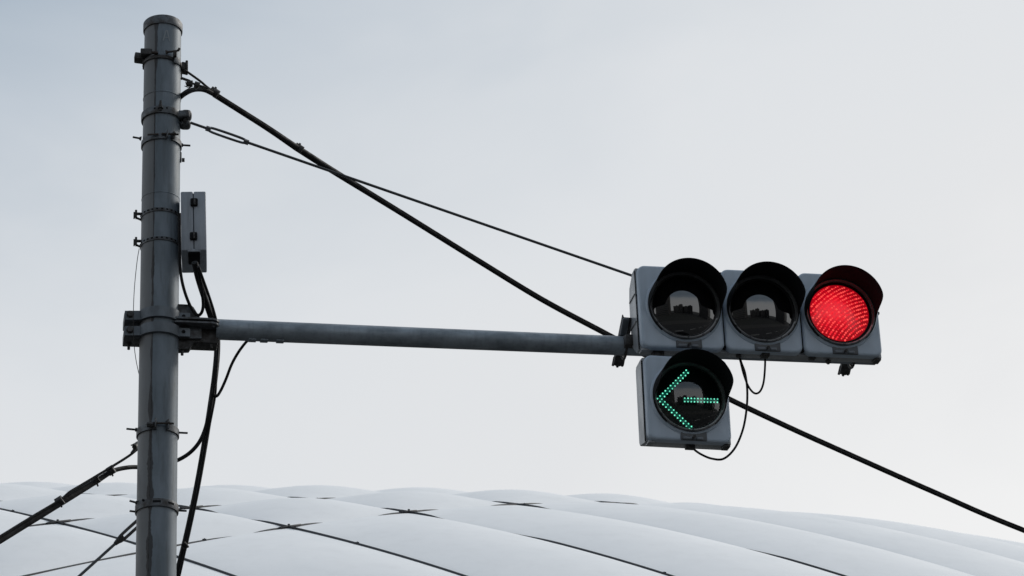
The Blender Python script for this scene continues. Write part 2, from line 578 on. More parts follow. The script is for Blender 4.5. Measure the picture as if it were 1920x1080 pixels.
for k in range(-3, 10):
    roof_cable(k, 'A')
for k in VB:
    if -6 <= k <= 8: roof_cable(k, 'B')
ua, ub = PA.normalized(), PB.normalized()
for i in range(-2, 8):
    for j in [v for v in VB if -3 <= v <= 5]:
        q = PN + PB * i + PA * j
        p = Vector((q.x, q.y, roof_z(q.x, q.y)))
        a, b = proj(p)
        if (i, j) in ((0, 0), (1, 1), (0, 1), (1, 0), (2, 1), (-1, 0), (-1, 1)):
            mb = MB()
            for d, ln in ((ua, 1.05), (ub, 1.05)):
                p2 = Vector((q.x + d.x * ln, q.y + d.y * ln, 0)); p2.z = roof_z(p2.x, p2.y)
                p1 = Vector((q.x - d.x * ln, q.y - d.y * ln, 0)); p1.z = roof_z(p1.x, p1.y)
                dd = (p2 - p1).normalized()
                sd = Vector((-dd.y, dd.x, 0)).normalized()
                up_ = dd.cross(sd) if dd.cross(sd).z > 0 else sd.cross(dd)
                rt = Matrix((dd, sd, up_)).transposed()
                mb.box(p + up_ * .05 - ST0, (1.7 if i < 2 else 1.1, .34, .1), bev=.02, rot=rt)
            mb.rod(p + Vector((0, 0, .1)) - ST0, p + Vector((0, 0, .2)) - ST0, .07, 8)
            mb.build('cable_node_clamp', M_['cablecap'], stadium)
# wall ring under the roof edge (below the frame)
M_['facade'] = mat('stadium_wall', (.48, .47, .45), .8, noise=(.2, (.4, .39, .37), .3, .7, (1, 1, 1)))
mb = MB()
pts = [(-88, 100), (-40, 88), (20, 86), (70, 96), (84, 130), (84, 200), (60, 235), (-60, 235), (-92, 190), (-92, 130)]
cen = Vector((-4, 160))
vs = [(x - ST0.x, y - ST0.y, 0) for x, y in pts] + [(x - ST0.x, y - ST0.y, 17 + (4 if 80 < y < 110 else 0)) for x, y in pts]
k = len(pts)
mb.add(vs, [[i, (i + 1) % k, (i + 1) % k + k, i + k] for i in range(k)])
mb.build('wall', M_['facade'], stadium)

# ------------------------------------------------------------------ street behind the viewer (seen only as reflections; tall end blocks added to narrow the reflected sky)
M_['bld'] = mat('building_wall', (.09, .088, .086), .8, noise=(.3, (.07, .067, .065), .3, .7, (1, 1, 1)))
M_['bldwin'] = mat('building_glass', (.03, .035, .04), .1)
BL = [(-22, -46, 28, 20, 52, 'unseen tall slab block added behind the viewer to narrow the reflected sky, left of the low row'),
      (4, -62, 12, 14, 17, 'low building next to the tall slab block behind the viewer'),
      (17, -66, 9, 14, 22, 'narrow grey building in the low row behind the viewer'),
      (30, -64, 13, 16, 17, 'wide low building in the middle of the row behind the viewer'),
      (43, -60, 9, 14, 21, 'grey building at the right end of the low row behind the viewer'),
      (68, -21, 26, 26, 50, 'unseen tall corner block added behind the viewer to narrow the reflected sky, right of the low row')]
for x, y, wd, dp, h, lab in BL:
    b = thing('street_building', lab, 'building', Matrix.Translation((x, y, 0)), 'buildings across the street behind the viewer')
    MB().box((0, 0, h / 2), (wd, dp, h)).build('wall', M_['bld'], b)
    MB().box((0, 0, h + .3), (wd + .5, dp + .5, .6)).build('parapet', M_['bld'], b)
    MB().box((wd * .2, 0, h + 1.9), (wd * .3, dp * .4, 2.6)).build('roof_hut', M_['bld'], b)
    for fl in range(int(h // 3.4)):
        MB().box((0, dp / 2 + .02, 1.9 + fl * 3.4), (wd * .86, .08, 1.5)).build('window', M_['bldwin'], b)

# ------------------------------------------------------------------ the pole
PC = at(298, 640, 11.75)                              # point on the pole axis
PCAM = math.atan2(-PC.x, PC.y)                        # turn so that local -Y faces the street corner
PM = Matrix.Translation((PC.x, PC.y, 0)) @ Matrix.Rotation(PCAM, 4, 'Z')
PR = .0825


def zp(py, r=PR, cx=None):
    """height on the pole whose front point sits on image row py"""
    lo, hi = 3.0, 10.0
    for _ in range(40):
        mid = (lo + hi) / 2
        if proj(PM @ Vector((0, -r, mid)))[1] > py: lo = mid
        else: hi = mid
    return lo


def pl(px, py, yl=0.0):
    return on_plane(px, py, PM, yl)


pole = thing('signal_pole', 'tall weathered grey steel pole with rusty seam and bolted bands carrying the signal arm', 'pole', PM)
ztop = zp(27, PR + .003)
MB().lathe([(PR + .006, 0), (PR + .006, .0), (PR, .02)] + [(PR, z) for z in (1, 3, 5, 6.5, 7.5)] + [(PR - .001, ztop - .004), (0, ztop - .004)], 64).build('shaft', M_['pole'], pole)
MB().lathe([(PR + .0006, ztop - .043), (PR + .0045, ztop - .043), (PR + .0055, ztop - .036), (PR + .0055, ztop - .004), (PR + .003, ztop), (0, ztop + .006)], 64).build('pole_cap', M_['clamp'], pole)
for y in (170, 359):
    z = zp(y); MB().lathe([(PR - .001, z - .004), (PR + .0013, z - .001), (PR + .0013, z + .001), (PR - .001, z + .004)], 64).build('weld_bead', M_['pole'], pole)
# seam bead running down the shaft
mb = MB()
sp_ = [(math.sin(-.375 + .025 * math.sin(z * 2.1)) * (PR - .0008), -math.cos(-.375 + .025 * math.sin(z * 2.1)) * (PR - .0008), z) for z in [3 + .1 * k for k in range(int((ztop - 3.05) / .1))]]
mb.tube(sp_, .0022, 5, 2).build('seam', M_['dark'], pole)
# faint stencilled letter near the top
M_['faint'] = mat('faded_stencil', (.24, .27, .295), .6)
za = zp(76, PR); mb = MB()
def on_pole(s_, t_, r_): return (r_ * math.sin(s_ / PR), -r_ * math.cos(s_ / PR), za + t_)
def stroke(a, b, wd):
    d = Vector((b[0] - a[0], b[1] - a[1])).normalized(); nn = Vector((-d.y, d.x)) * wd / 2
    n = 5
    vs = []
    for k in range(n + 1):
        p = Vector(a).lerp(Vector(b), k / n)
        vs += [on_pole(p.x + nn.x, p.y + nn.y, PR + .0007), on_pole(p.x - nn.x, p.y - nn.y, PR + .0007)]
    mb.add(vs, [[2 * k, 2 * k + 1, 2 * k + 3, 2 * k + 2] for k in range(n)])
stroke((.002, 0), (.0145, .056), .005); stroke((.031, 0), (.0185, .056), .005); stroke((.009, .018), (.024, .018), .004)
mb.build('stencilled_letter', M_['faint'], pole, label='faint stencilled letter A')


def band(py, hpx, t=.005, name='band_clamp', tilt=0.0, mt='clamp', a0=0, a1=2 * math.pi):
    """steel band round the pole with its lower front edge on image row py"""
    z = zp(py, PR + t)
    h = hpx / 388.0
    T = Matrix.Translation((0, 0, z)) @ Matrix.Rotation(tilt, 4, 'Y')
    mb = MB()
    mb.lathe([(PR + .0004, 0), (PR + t, 0), (PR + t + .0008, h * .1), (PR + t + .0008, h * .9), (PR + t, h), (PR + .0004, h)], 64, a0, a1, close=True, M=T)
    return mb.build(name, M_[mt], pole), z, h


# -- 1 top band with cable lugs either side
b1, z1, h1 = band(108, 6, .006, tilt=R(4), mt='dark')
mb = MB()
p = pl(274, 101, -.045); mb.box((p.x, -.045, p.z), (.05, .05, .03), bev=.004)
p = pl(261, 109, -.01); mb.box((p.x, -.01, p.z), (.042, .05, .032), bev=.005, rot=Matrix.Rotation(R(8), 3, 'Y'))
p = pl(270, 112, .0); mb.box((p.x, .0, p.z), (.012, .06, .07), bev=.003)
mb.build('cable_lug', M_['dark'], b1)
mb = MB(); p = pl(345, 128, .02); mb.box((p.x, .02, p.z), (.03, .05, .04), bev=.006, rot=Matrix.Rotation(R(10), 3, 'Y'))
p = pl(339, 134, .02); mb.box((p.x, .03, p.z), (.012, .05, .05), bev=.003)
p = pl(350, 127, .02); mb.box((p.x, .02, p.z), (.012, .06, .045), bev=.004)
mb.build('cable_lug', M_['dark'], b1)
mb = MB()
p, q = pl(311, 98, -PR - .012), pl(334, 95, -PR - .006); mb.bolt(p, q, .0045, .08); mb.rod(q, q + Vector((.006, 0, .012)), .006, 6)
p = pl(328, 101, -PR - .006); mb.box(p, (.016, .02, .03), bev=.003)
mb.build('bolt', M_['rust'], b1)
p = pl(290, 99, -PR - .004); MB().box(p, (.03, .014, .01), bev=.003).build('strap_end', M_['rust'], b1)
p, q = pl(327, 110, -.075), pl(338, 118, -.05)
MB().box(((p.x + q.x) / 2 - .002, -.066, (p.z + q.z) / 2), (.034, .006, .036), bev=.002, rot=Matrix.Rotation(R(42), 3, 'Z')).build('strap_end', M_['clamp'], b1)

# -- 2 heavy clamp with the twin eye lug for the stay wire
b2, z2, h2 = band(210, 13, .0075)
mb = MB(); p = pl(301, 199, -PR - .012); mb.bolt(p + Vector((0, 0, -.02)), p + Vector((0, 0, .028)), .005, .3)
p = pl(301, 200, -PR - .006); mb.box(p, (.014, .016, .024), bev=.003); mb.build('bolt', M_['dark'], b2)
for x in (290, 313):
    p = pl(x, 202, -PR - .0075); a = math.asin(p.x / (PR + .009))
    q = Vector((math.sin(a) * (PR + .0088), -math.cos(a) * (PR + .0088), p.z)); q2 = Vector((math.sin(a) * (PR + .004), -math.cos(a) * (PR + .004), p.z))
    MB().rod(q2, q, .0048, 12).build('bolt_hole', M_['visor'], b2)
# lug: two rounded lobes on a short arm
lug = MB()
p = pl(329, 217, -.05); q = pl(349, 216, -.02)
lug.box((p + q) / 2, (abs(q.x - p.x) + .03, .04, .036), bev=.008, rot=Matrix.Rotation(R(-6), 3, 'Y'))
p = pl(349, 217, -.02); lug.box(p, (.05, .055, .045), bev=.018, seg=4)
p = pl(347, 234, -.01); lug.box(p, (.05, .05, .036), bev=.016, seg=4)
lug.build('stay_lug', M_['clamp'], b2)
MB().rod(pl(347, 225, -.05), pl(347, 225, .03), .008, 10).build('pin', M_['dark'], b2)


def lug_band(py, hpx, gap, name='two_piece_band'):
    """band in two halves whose ears are drawn together by a bolt in front, with bolts left and right"""
    t = .0065
    z = zp(py, PR + t); h = hpx / 388.0
    g0 = math.asin(gap[0] / PR); g1 = math.asin(gap[1] / PR)
    mb = MB(); mb.ring(PR + .0004, PR + t, z, z + h, 56, g1, g0 + 2 * math.pi)
    o = mb.build(name, M_['clamp'], pole)
    for gx, a in ((gap[0], g0), (gap[1], g1)):
        e_ = MB(); e_.box((math.sin(a) * (PR + .013), -math.cos(a) * (PR + .013), z + h * .72), (.0055, .028, h * 1.5), bev=.0015, rot=Matrix.Rotation(a, 3, 'Z'))
        e_.build('ear', M_['clamp'], o)
    y = -PR - .013
    MB().bolt((gap[0] - .02, y, z + h * .82), (gap[1] + .032, y + .003, z + h * .80), .0046, .78).build('bolt', M_['rust'], o)
    return o, z, h


# -- 3 two-piece band
b3, z3, h3 = lug_band(259, 9, (.020, .042))
mb = MB(); p, q = pl(265, 260, -.01), pl(249, 257, -.01); mb.bolt(p, q, .0046, .12); mb.build('bolt', M_['dark'], b3)
mb = MB(); p, q = pl(338, 272, .0), pl(357, 273, .0); mb.bolt(p, q, .0046, .2); mb.build('bolt', M_['dark'], b3)
mb = MB(); p = pl(287, 252, -PR - .008); mb.box(p, (.05, .006, .008), bev=.002, rot=Matrix.Rotation(R(-10), 3, 'Z')); mb.build('strap_end', M_['rust'], b3)
mb = MB(); p = pl(338, 295, .01); mb.box(p, (.012, .03, .045), bev=.006); p = pl(341, 300, .0); mb.rod(p, p + Vector((.012, 0, 0)), .009, hexa=True); mb.build('side_bolt', M_['dark'], pole)

# -- 4,5 perforated straps holding the junction box
for py, cl_y in ((395, 404), (449, 455)):
    o, z, h = band(py, 6.5, .003, 'perforated_strap')
    mb = MB()
    for k in range(-6, 7):
        a = k * .25 + .08
        mb.box((math.sin(a) * (PR + .0042), -math.cos(a) * (PR + .0042), z + h * .62), (.0085, .003, .006), rot=Matrix.Rotation(a, 3, 'Z'))
    mb.build('strap_hole', M_['visor'], o)
    mb = MB()
    p = pl(255, cl_y, -.01); mb.box(p, (.005, .016, .03), bev=.001); mb.box(p + Vector((.012, 0, .008)), (.028, .014, .008), bev=.001)
    mb.box(p + Vector((.014, .01, -.012)), (.028, .012, .006), bev=.001, rot=Matrix.Rotation(R(25), 3, 'Y')); mb.rod(p + Vector((0, 0, -.012)), p + Vector((0, 0, .026)), .005, 8)
    mb.box(p + Vector((-.008, 0, 0)), (.006, .012, .03), bev=.001)
    mb.build('strap_buckle', M_['dark'], o)

# -- 7 lower two-piece band
b7, z7, h7 = lug_band(804, 11, (-.008, .034))
mb = MB(); p, q = pl(258, 806, -.01), pl(237, 804, -.01); mb.bolt(p, q, .0046, .15); mb.build('bolt', M_['dark'], b7)
mb = MB(); p, q = pl(331, 811, -.01), pl(352, 812, -.01); mb.bolt(p, q, .0046, .15); mb.build('bolt', M_['dark'], b7)
mb = MB(); p = pl(281, 796, -PR - .014); mb.rod(p - Vector((.012, 0, 0)), p + Vector((.014, 0, 0)), .011, hexa=True); mb.build('nut', M_['dark'], b7)

# -- 8 lowest band with slots
b8, z8, h8 = band(948, 13, .006, 'slotted_band')
mb = MB()
for a, wd in ((.0, .03), (.72, .03)):
    n = 6; vs = []
    for k in range(n + 1):
        aa = a - wd / PR / 2 + wd / PR * k / n
        for zz in (z8 + h8 * .42, z8 + h8 * .72):
            vs.append((math.sin(aa) * (PR + .0072), -math.cos(aa) * (PR + .0072), zz))
    mb.add(vs, [[2 * k, 2 * k + 2, 2 * k + 3, 2 * k + 1] for k in range(n)])
mb.build('slot', M_['visor'], b8)
p = pl(269, 940, -.06); MB().rod(Vector((p.x, -.068, p.z)), Vector((p.x - .002, -.075, p.z)), .005, 10).build('bolt_hole', M_['visor'], b8)
for a, b_, yy in (((258, 943), (243, 939), -.03), ((258, 960), (243, 958), .0), ((331, 957), (350, 958), -.0)):
    mb = MB(); mb.bolt(pl(*a, yy), pl(*b_, yy), .0046, .15); mb.build('bolt', M_['dark'], b8)
mb = MB(); p = pl(328, 953, -.02); mb.box(p, (.008, .03, .045), bev=.002); p = pl(259, 952, .0); mb.box(p, (.008, .04, .06), bev=.002); mb.build('strap_end', M_['clamp'], b8)

# ------------------------------------------------------------------ junction box on the pole
p = pl(365, 470, -.105)
BM = PM @ Matrix.Translation((p.x, 0, p.z)) @ Matrix.Rotation(R(-1.0), 4, 'Y') @ Matrix.Rotation(R(-1.5), 4, 'Z')
jb = thing('junction_box', 'slim grey two-part cable junction box strapped to the right of the pole', 'junction box', BM)
BW, BH, BD = .108, .288, .215
for s_ in (-1, 1):
    mb = MB(); mb.box((s_ * (BW / 4 + .0006), 0, BH / 2), (BW / 2 - .0012, BD, BH), bev=.006, seg=3)
    mb.build('half_shell', M_['box'], jb)
MB().box((0, .004, BH / 2), (BW * .5, BD - .016, BH - .012)).build('seal', M_['visor'], jb)
for px, py in ((364, 380), (363, 443.5)):
    q = on_plane(px, py, BM, -BD / 2)
    mb = MB(); mb.box((q.x, -BD / 2 - .004, q.z), (.031, .012, .038), bev=.010, seg=4)
    o = mb.build('latch', M_['visor'], jb)
    MB().box((q.x + .002, -BD / 2 - .0125, q.z), (.008, .006, .032), bev=.002).build('latch_tongue', M_['dark'], o)
mb = MB(); mb.box((0, -.04, -.001), (.05, .115, .008), bev=.003); mb.build('cable_entry', M_['visor'], jb)
mb = MB(); mb.box((.0, -.102, .002), (.056, .008, .012), bev=.003); mb.build('entry_lip', M_['box'], jb)
for zz in (.07, .215):
    mb = MB(); mb.box((-BW / 2 - .004, .01, zz), (.012, .05, .035), bev=.002); mb.build('mount_bracket', M_['dark'], jb)

# ------------------------------------------------------------------ the arm
AZ = R(12)


def arm_z():
    lo, hi = 5.0, 8.0
    for _ in range(40):
        mid = (lo + hi) / 2
        q = Vector((PC.x + .26 * math.cos(AZ), PC.y + .26 * math.sin(AZ), mid))
        if proj(q)[1] > 618: lo = mid
        else: hi = mid
    return lo


AM = Matrix.Translation((PC.x, PC.y, arm_z())) @ Matrix.Rotation(AZ, 4, 'Z')


def al(px, py, yl=0.0):
    return on_plane(px, py, AM, yl)


mb = MB(); mb.lathe([(0, 0), (.0446, 0)] + [(.0446 - .0035 * k / 6, .235 + 2.7 * k / 6 if k else .0) for k in range(7)][1:] + [(.0405, 2.93), (0, 2.94)], 40)
# lathe runs along Z; lay it along X
mb.v = [(z, y, x) for x, y, z in [(v[0], v[1], v[2] + .24) for v in mb.v]]
arm = mb.build('signal_arm', M_['galv'], pole, label='long horizontal grey pipe arm clamped to the pole')
arm.matrix_local = PM.inverted() @ AM
for x in (473, 495, 525):
    q = al(x, 634, -.0); MB().box((q.x, 0, -.0445), (.034, .03, .008), bev=.003).build('weld_lug', M_['galv'], arm)
# clamp straps: front half round plus flat flanges, two of them
q0 = al(249, 588, -.045); q1 = al(249, 616, -.045)
for k, (zc, top, bot) in enumerate(((q0.z, 573, 592), (q1.z, 602, 621))):
    st = MB()
    zt = zp(top, PR + .012) - AM.translation.z; zb = zp(bot, PR + .012) - AM.translation.z
    st.ring(PR + .0004, PR + .013, zb, zt, 30, -1.02, 1.02)
    zc2 = (zb + zt) / 2
    st.prism([(-.148, zc2 - .004 - .021), (-.07, zc2 - .021), (-.07, zc2 + .021), (-.148, zc2 - .004 + .021)], -.046, -.034)
    st.prism([(.068, zc2 - .019), (.125, zc2 - .019), (.128, zc2 - .015), (.128, zc2 + .016), (.125, zc2 + .019), (.068, zc2 + .019)], -.046, -.034)
    st.build('clamp_strap', M_['steel'], arm)
    MB().rod((-.125, -.046, zc2), (-.125, -.060, zc2), .0135, 6).rod((-.125, -.046, zc2), (-.125, -.05, zc2), .016, 16).build('bolt', M_['dark'], arm)
    MB().rod((.100, -.0465, zc2 + .002), (.100, -.048, zc2 + .002), .008, 12).build('bolt_hole', M_['visor'], arm)
    jw = MB(); jw.box((-.112, .018, zc2 - .004), (.075, .10, .044), bev=.004)
    jw.ring(PR + .0004, PR + .013, zb, zt, 30, math.pi - 1.1, math.pi + 1.1)
    jw.build('clamp_jaw', M_['clamp'], arm)
    if k:
        MB().rod((-.125, .03, zc2 - .055), (-.125, .03, zc2 - .02), .006, 8).rod((-.125, .03, zc2 - .034), (-.125, .03, zc2 - .026), .011, hexa=True).build('bolt', M_['dark'], arm)
# upright gusset behind the flanges
def arm_poly(pts, yl): return [(al(x, y, yl).x, al(x, y, yl).z) for x, y in pts]
MB().prism(arm_poly([(322, 572), (358, 572), (363, 576), (378, 600), (378, 634), (322, 634)], -.028), -.028, -.018).build('gusset_plate', M_['clamp'], arm)
MB().box((.095, .02, al(340, 571.5, -.03).z), (.075, .10, .008), bev=.002).build('top_plate', M_['dark'], arm)
# two horizontal plates that end in a rounded nose round the pipe
def plate_poly(y_front):
    pts = [(.06, y_front), (.22, y_front)]
    for k in range(9):
        a = -math.pi / 2 + math.pi * k / 8
        pts.append((.222 + .045 * math.cos(a), .035 + (.035 - y_front) * math.sin(a)))
    pts += [(.06, .07 - y_front)]
    return pts
for zz, yf in ((al(360, 596, -.07).z, -.07), (al(360, 603, -.072).z, -.072)):
    pp = plate_poly(yf); n = len(pp)
    mb = MB(); vs = [(a, b, zz - .004) for a, b in pp] + [(a, b, zz + .004) for a, b in pp]
    mb.add(vs, [list(range(n))[::-1], list(range(n, 2 * n))] + [[i, (i + 1) % n, (i + 1) % n + n, i + n] for i in range(n)])
    mb.build('flange_plate', M_['clamp'], arm)
mb = MB(); mb.box((.165, .03, -.025), (.17, .085, .09), bev=.006); mb.build('pipe_socket', M_['dark'], arm)
MB().prism(arm_poly([(330, 622), (362, 622), (366, 630), (366, 638), (355, 654), (333, 655)], -.01), -.015, .03).build('lower_gusset', M_['dark'], arm)
mb = MB()
for (x, y0, y1, r_) in ((341.5, 640, 666, .0062), (368, 630, 647, .0045), (395.5, 628, 653, .0062)):
    a, b = al(x, y0, .0), al(x, y1, .0)
    B = MB(); B.bolt(a, b, r_, .45, nr=1.75); B.build('bolt', M_['dark'], arm)
MB().rod(al(401, 611, -.04), al(401, 611, -.055), .007, hexa=True).build('bolt', M_['clamp'], arm)

# ------------------------------------------------------------------ traffic signal
PITCHX = .352
q = al(1282, 575, -.215)
SMAT = Matrix.Translation(AM @ q) @ Matrix.Rotation(AZ, 4, 'Z') @ Matrix.Rotation(R(2.5), 4, 'X')
HZ0, HZ1 = -.197, .192                                # door bottom and top about the lens centre
LR, RS = .1465, .245                                  # lens radius and curvature


def door_mesh(xa=-PITCHX / 2 + .0025, xb=PITCHX / 2 - .0025, z0=HZ0, z1=HZ1, cr_=.034, th=.035):
    """rounded-rectangle cover with soft edges"""
    mb = MB()
    def outline(ins):
        pts = []
        c_ = max(cr_ - ins, .004)
        for (cx, cz, a0) in ((xb - cr_, z1 - cr_, 0), (xa + cr_, z1 - cr_, 90), (xa + cr_, z0 + cr_, 180), (xb - cr_, z0 + cr_, 270)):
            for k in range(7):
                a = R(a0 + 15 * k)
                pts.append((cx + c_ * math.cos(a), cz + c_ * math.sin(a)))
        return pts
    lay = [(0, th), (0, .012), (.0025, .005), (.007, .0012), (.013, 0)]
    vs = []
    for ins, y in lay:
        vs += [(x, y, z) for x, z in outline(ins)]
    n = 28
    fs = []
    for l in range(len(lay) - 1):
        fs += [[l * n + k, l * n + (k + 1) % n, (l + 1) * n + (k + 1) % n, (l + 1) * n + k] for k in range(n)]
    fs += [list(range((len(lay) - 1) * n, len(lay) * n)), list(range(n))[::-1]]
    return mb.add(vs, fs)


def body_mesh(x0, x1, flat=False):
    """shallow case behind the doors, tapering to the back"""
    prof = [(.034, HZ0 + .003), (.034, HZ1 - .003), (.05, HZ1 - .001), (.085, HZ1 - .004), (.15, HZ1 - .05), (.165, .08), (.168, 0), (.165, -.08), (.15, HZ0 + .055), (.088, HZ0 + .004), (.05, HZ0 + .001)]
    if flat:
        prof = [(.034, HZ0 + .003), (.034, HZ1 - .003), (.06, HZ1 - .001), (.13, HZ1 - .006), (.14, HZ1 - .02), (.14, HZ0 + .03), (.13, HZ0 + .016), (.06, HZ0 + .001)]
    mb = MB(); k = len(prof)
    xs = [(x0, .0), (x0 + .004, .004), (x1 - .004, .004), (x1, 0)]
    vs = []
    for i, (x, g_) in enumerate(xs):
        s_ = .985 if i in (0, 3) else 1.0
        vs += [(x, .034 + (y - .034) * s_, z * s_) for y, z in prof]
    fs = []
    for i in range(3):
        fs += [[i * k + j, (i + 1) * k + j, (i + 1) * k + (j + 1) % k, i * k + (j + 1) % k] for j in range(k)]
    fs += [list(range(k)), list(range(3 * k, 4 * k))[::-1]]
    return mb.add(vs, fs)


def lens_y(r_): return -.012 - (math.sqrt(RS * RS - r_ * r_) - math.sqrt(RS * RS - LR * LR))


def lens_mesh():
    prof = [(LR * math.sin(k / 22 * math.pi / 2), 0) for k in range(23)]
    prof = [(max(r_, 1e-4), lens_y(r_)) for r_, _ in prof] + [(LR, .0)]
    return MB().lathe(prof, 72, axis='Y')


def visor_mesh():
    mb = MB(); n = 96
    t_ = .0028
    def ln(a):                                        # a = angle from the top, length of the hood there
        a = abs(a)
        s1 = 1 / (1 + math.exp((a - R(88)) / R(3.0)))
        s2 = 1 / (1 + math.exp((a - R(134)) / R(1.6)))
        return .016 + .0 * a + s1 * (.132 - .008 * (a / R(88)) ** 2) + .006 * s2
    amax = R(138)
    rings = []
    for i in range(n + 1):
        a = -amax + 2 * amax * i / n
        l_ = ln(a)
        cols_ = []
        for j in range(9):
            y = -.004 - l_ * j / 8
            dz = .0
            r_ = .159 + .0 * (l_ * j / 8)
            for rr in (r_, r_ + t_):
                cols_.append((rr * math.sin(a), y, rr * math.cos(a) + dz))
        rings.append(cols_)
    vs = [v for r_ in rings for v in r_]
    k = 18; fs = []
    for i in range(n):
        for j in range(8):
            a, b = i * k + 2 * j, (i + 1) * k + 2 * j
            fs.append([a, b, b + 2, a + 2]); fs.append([a + 1, a + 3, b + 3, b + 1])
        a, b = i * k + 16, (i + 1) * k + 16
        fs.append([a, b, b + 1, a + 1])
    for i in (0, n):
        for j in range(8):
            a = i * k + 2 * j; fs.append([a, a + 2, a + 3, a + 1])
    return mb.add(vs, fs)


def boss_mesh():
    return MB().lathe([(.172, .002), (.1705, -.003), (.166, -.008), (.160, -.010), (.1585, -.010), (.1585, .004)], 96, axis='Y')


def bezel_mesh():
    return MB().lathe([(.1588, -.002), (.1588, -.020), (.1575, -.022), (.153, -.022), (.1500, -.016), (.1478, -.0135), (LR - .0005, -.0125), (LR - .0005, .0)], 96, axis='Y')


def lip_highlight_mesh():  # lower arc only, where the bezel lip catches skylight
    return MB().lathe([(.1536, -.0232), (.1500, -.0178), (.1482, -.0150), (.1476, -.0146), (.1492, -.0176), (.1526, -.0236)], 96, R(112), R(246), axis='Y', close=True)


protos = {}
def mesh_of(key, fn, m_):
    if key not in protos:
        o = fn().build(key, m_)
        protos[key] = o.data
        bpy.data.objects.remove(o)
    return protos[key]


def inst(name, me, parent, loc=(0, 0, 0)):
    o = bpy.data.objects.new(name, me); col.objects.link(o); o.parent = parent; o.location = loc
    return o


def latch_parts(parent):
    mb = MB()
    mb.box((.012, -.001, HZ0 + .024), (.116, .010, .046), bev=.004)
    o = mb.build('latch', M_['latch'], parent)
    for xx_, ww_ in ((-.018, .038), (.036, .03)):
        MB().box((xx_, -.008, HZ0 + .010), (ww_, .010, .014), bev=.005, seg=3).build('latch_tab', M_['tab'], parent)
    s_ = MB(); s_.rod((.008, -.014, HZ0 + .012), (.008, -.03, HZ0 + .010), .006, 10); s_.build('latch_screw', M_['dark'], parent)
    mb = MB()
    for a in (118, 152, 178, 206, 236):
        aa = R(a); mb.box((.1545 * math.sin(aa), -.024, .1545 * math.cos(aa)), (.008, .006, .006), bev=.0015, rot=Matrix.Rotation(aa, 3, 'Y'))
    mb.build('bezel_clip', M_['bezel'], parent)


def lamp_unit(parent, x, name, label, wl=.0, wr=.0):
    d = inst(name, mesh_of('door_%g_%g' % (wl, wr), lambda: door_mesh(-PITCHX / 2 + .0025 - wl, PITCHX / 2 - .0025 + wr), M_['house']), parent, (x, 0, 0))
    d['label'] = label
    inst('boss', mesh_of('boss', boss_mesh, M_['house']), d)
    inst('bezel', mesh_of('bezel', bezel_mesh, M_['bezel']), d)
    inst('lip_highlight', mesh_of('lip_highlight', lip_highlight_mesh, M_['lip_highlight']), d)
    inst('visor', mesh_of('visor', visor_mesh, M_['visor']), d)
    latch_parts(d)
    return d


sig = thing('traffic_signal', 'horizontal three-lamp traffic signal in grey housings with the right lamp lit red', 'traffic signal', SMAT)
body_mesh(-PITCHX / 2 - .025, 2.5 * PITCHX + .011).build('case', M_['houseback'], sig)
# darker strip of the case where the doors close on it
d1 = lamp_unit(sig, 0, 'lamp_door', 'unlit left lamp with dark glossy lens', wl=.024)
inst('lens', mesh_of('lens', lens_mesh, M_['lens']), d1).rotation_euler = (R(.8), 0, R(-.5))
d2 = lamp_unit(sig, PITCHX, 'lamp_door', 'unlit middle lamp with dark glossy lens')
inst('lens', protos['lens'], d2).rotation_euler = (R(-.6), 0, R(1.1))
d3 = lamp_unit(sig, 2 * PITCHX, 'lamp_door', 'right lamp lit bright red', wr=.010)


def red_material():
    m_ = emit('red_lens', (.35, .01, .015), (.88, .004, .020), .8, .2)
    t_ = m_.node_tree; b = t_.nodes['Principled BSDF']
    tcn = t_.nodes.new('ShaderNodeTexCoord')
    ln = t_.nodes.new('ShaderNodeVectorMath'); ln.operation = 'DISTANCE'; ln.inputs[1].default_value = (-.03, -.02, .01)
    t_.links.new(tcn.outputs['Object'], ln.inputs[0])
    mr_ = t_.nodes.new('ShaderNodeMapRange'); mr_.interpolation_type = 'SMOOTHSTEP'
    mr_.inputs['From Min'].default_value = .02; mr_.inputs['From Max'].default_value = .14
    mr_.inputs['To Min'].default_value = .78; mr_.inputs['To Max'].default_value = .30
    t_.links.new(ln.outputs['Value'], mr_.inputs['Value'])
    nn = t_.nodes.new('ShaderNodeTexNoise'); nn.inputs['Scale'].default_value = 170; nn.inputs['Detail'].default_value = 2
    t_.links.new(tcn.outputs['Object'], nn.inputs['Vector'])
    mm = t_.nodes.new('ShaderNodeMath'); mm.operation = 'MULTIPLY'
    ad = t_.nodes.new('ShaderNodeMath'); ad.operation = 'ADD'; ad.inputs[1].default_value = .5
    t_.links.new(nn.outputs['Fac'], ad.inputs[0])
    t_.links.new(mr_.outputs[0], mm.inputs[0]); t_.links.new(ad.outputs[0], mm.inputs[1])
    t_.links.new(mm.outputs[0], b.inputs['Emission Strength'])
    return m_


M_['red'] = red_material()
M_['redled'] = emit('red_light_diode', (.4, .02, .02), (1.0, .075, .07), 1.05, .3)
M_['redled2'] = emit('red_light_diode_dim', (.4, .01, .02), (1.0, .022, .035), .9, .2)
RLR, RRS = .1345, .42
def red_y(r_): return -.003 - (math.sqrt(RRS * RRS - r_ * r_) - math.sqrt(RRS * RRS - RLR * RLR))
MB().lathe([(LR, -.0125), (LR - .001, -.004), (RLR - .001, -.0022), (RLR - .001, .0)], 72, axis='Y').build('lens_surround', M_['visor'], d3)
MB().lathe([(max(RLR * math.sin(k / 22 * math.pi / 2), 1e-4), red_y(RLR * math.sin(k / 22 * math.pi / 2))) for k in range(23)], 72, axis='Y').build('red_lens', M_['red'], d3)
hot, dim = MB(), MB()
QC = Vector((.22, -.28))


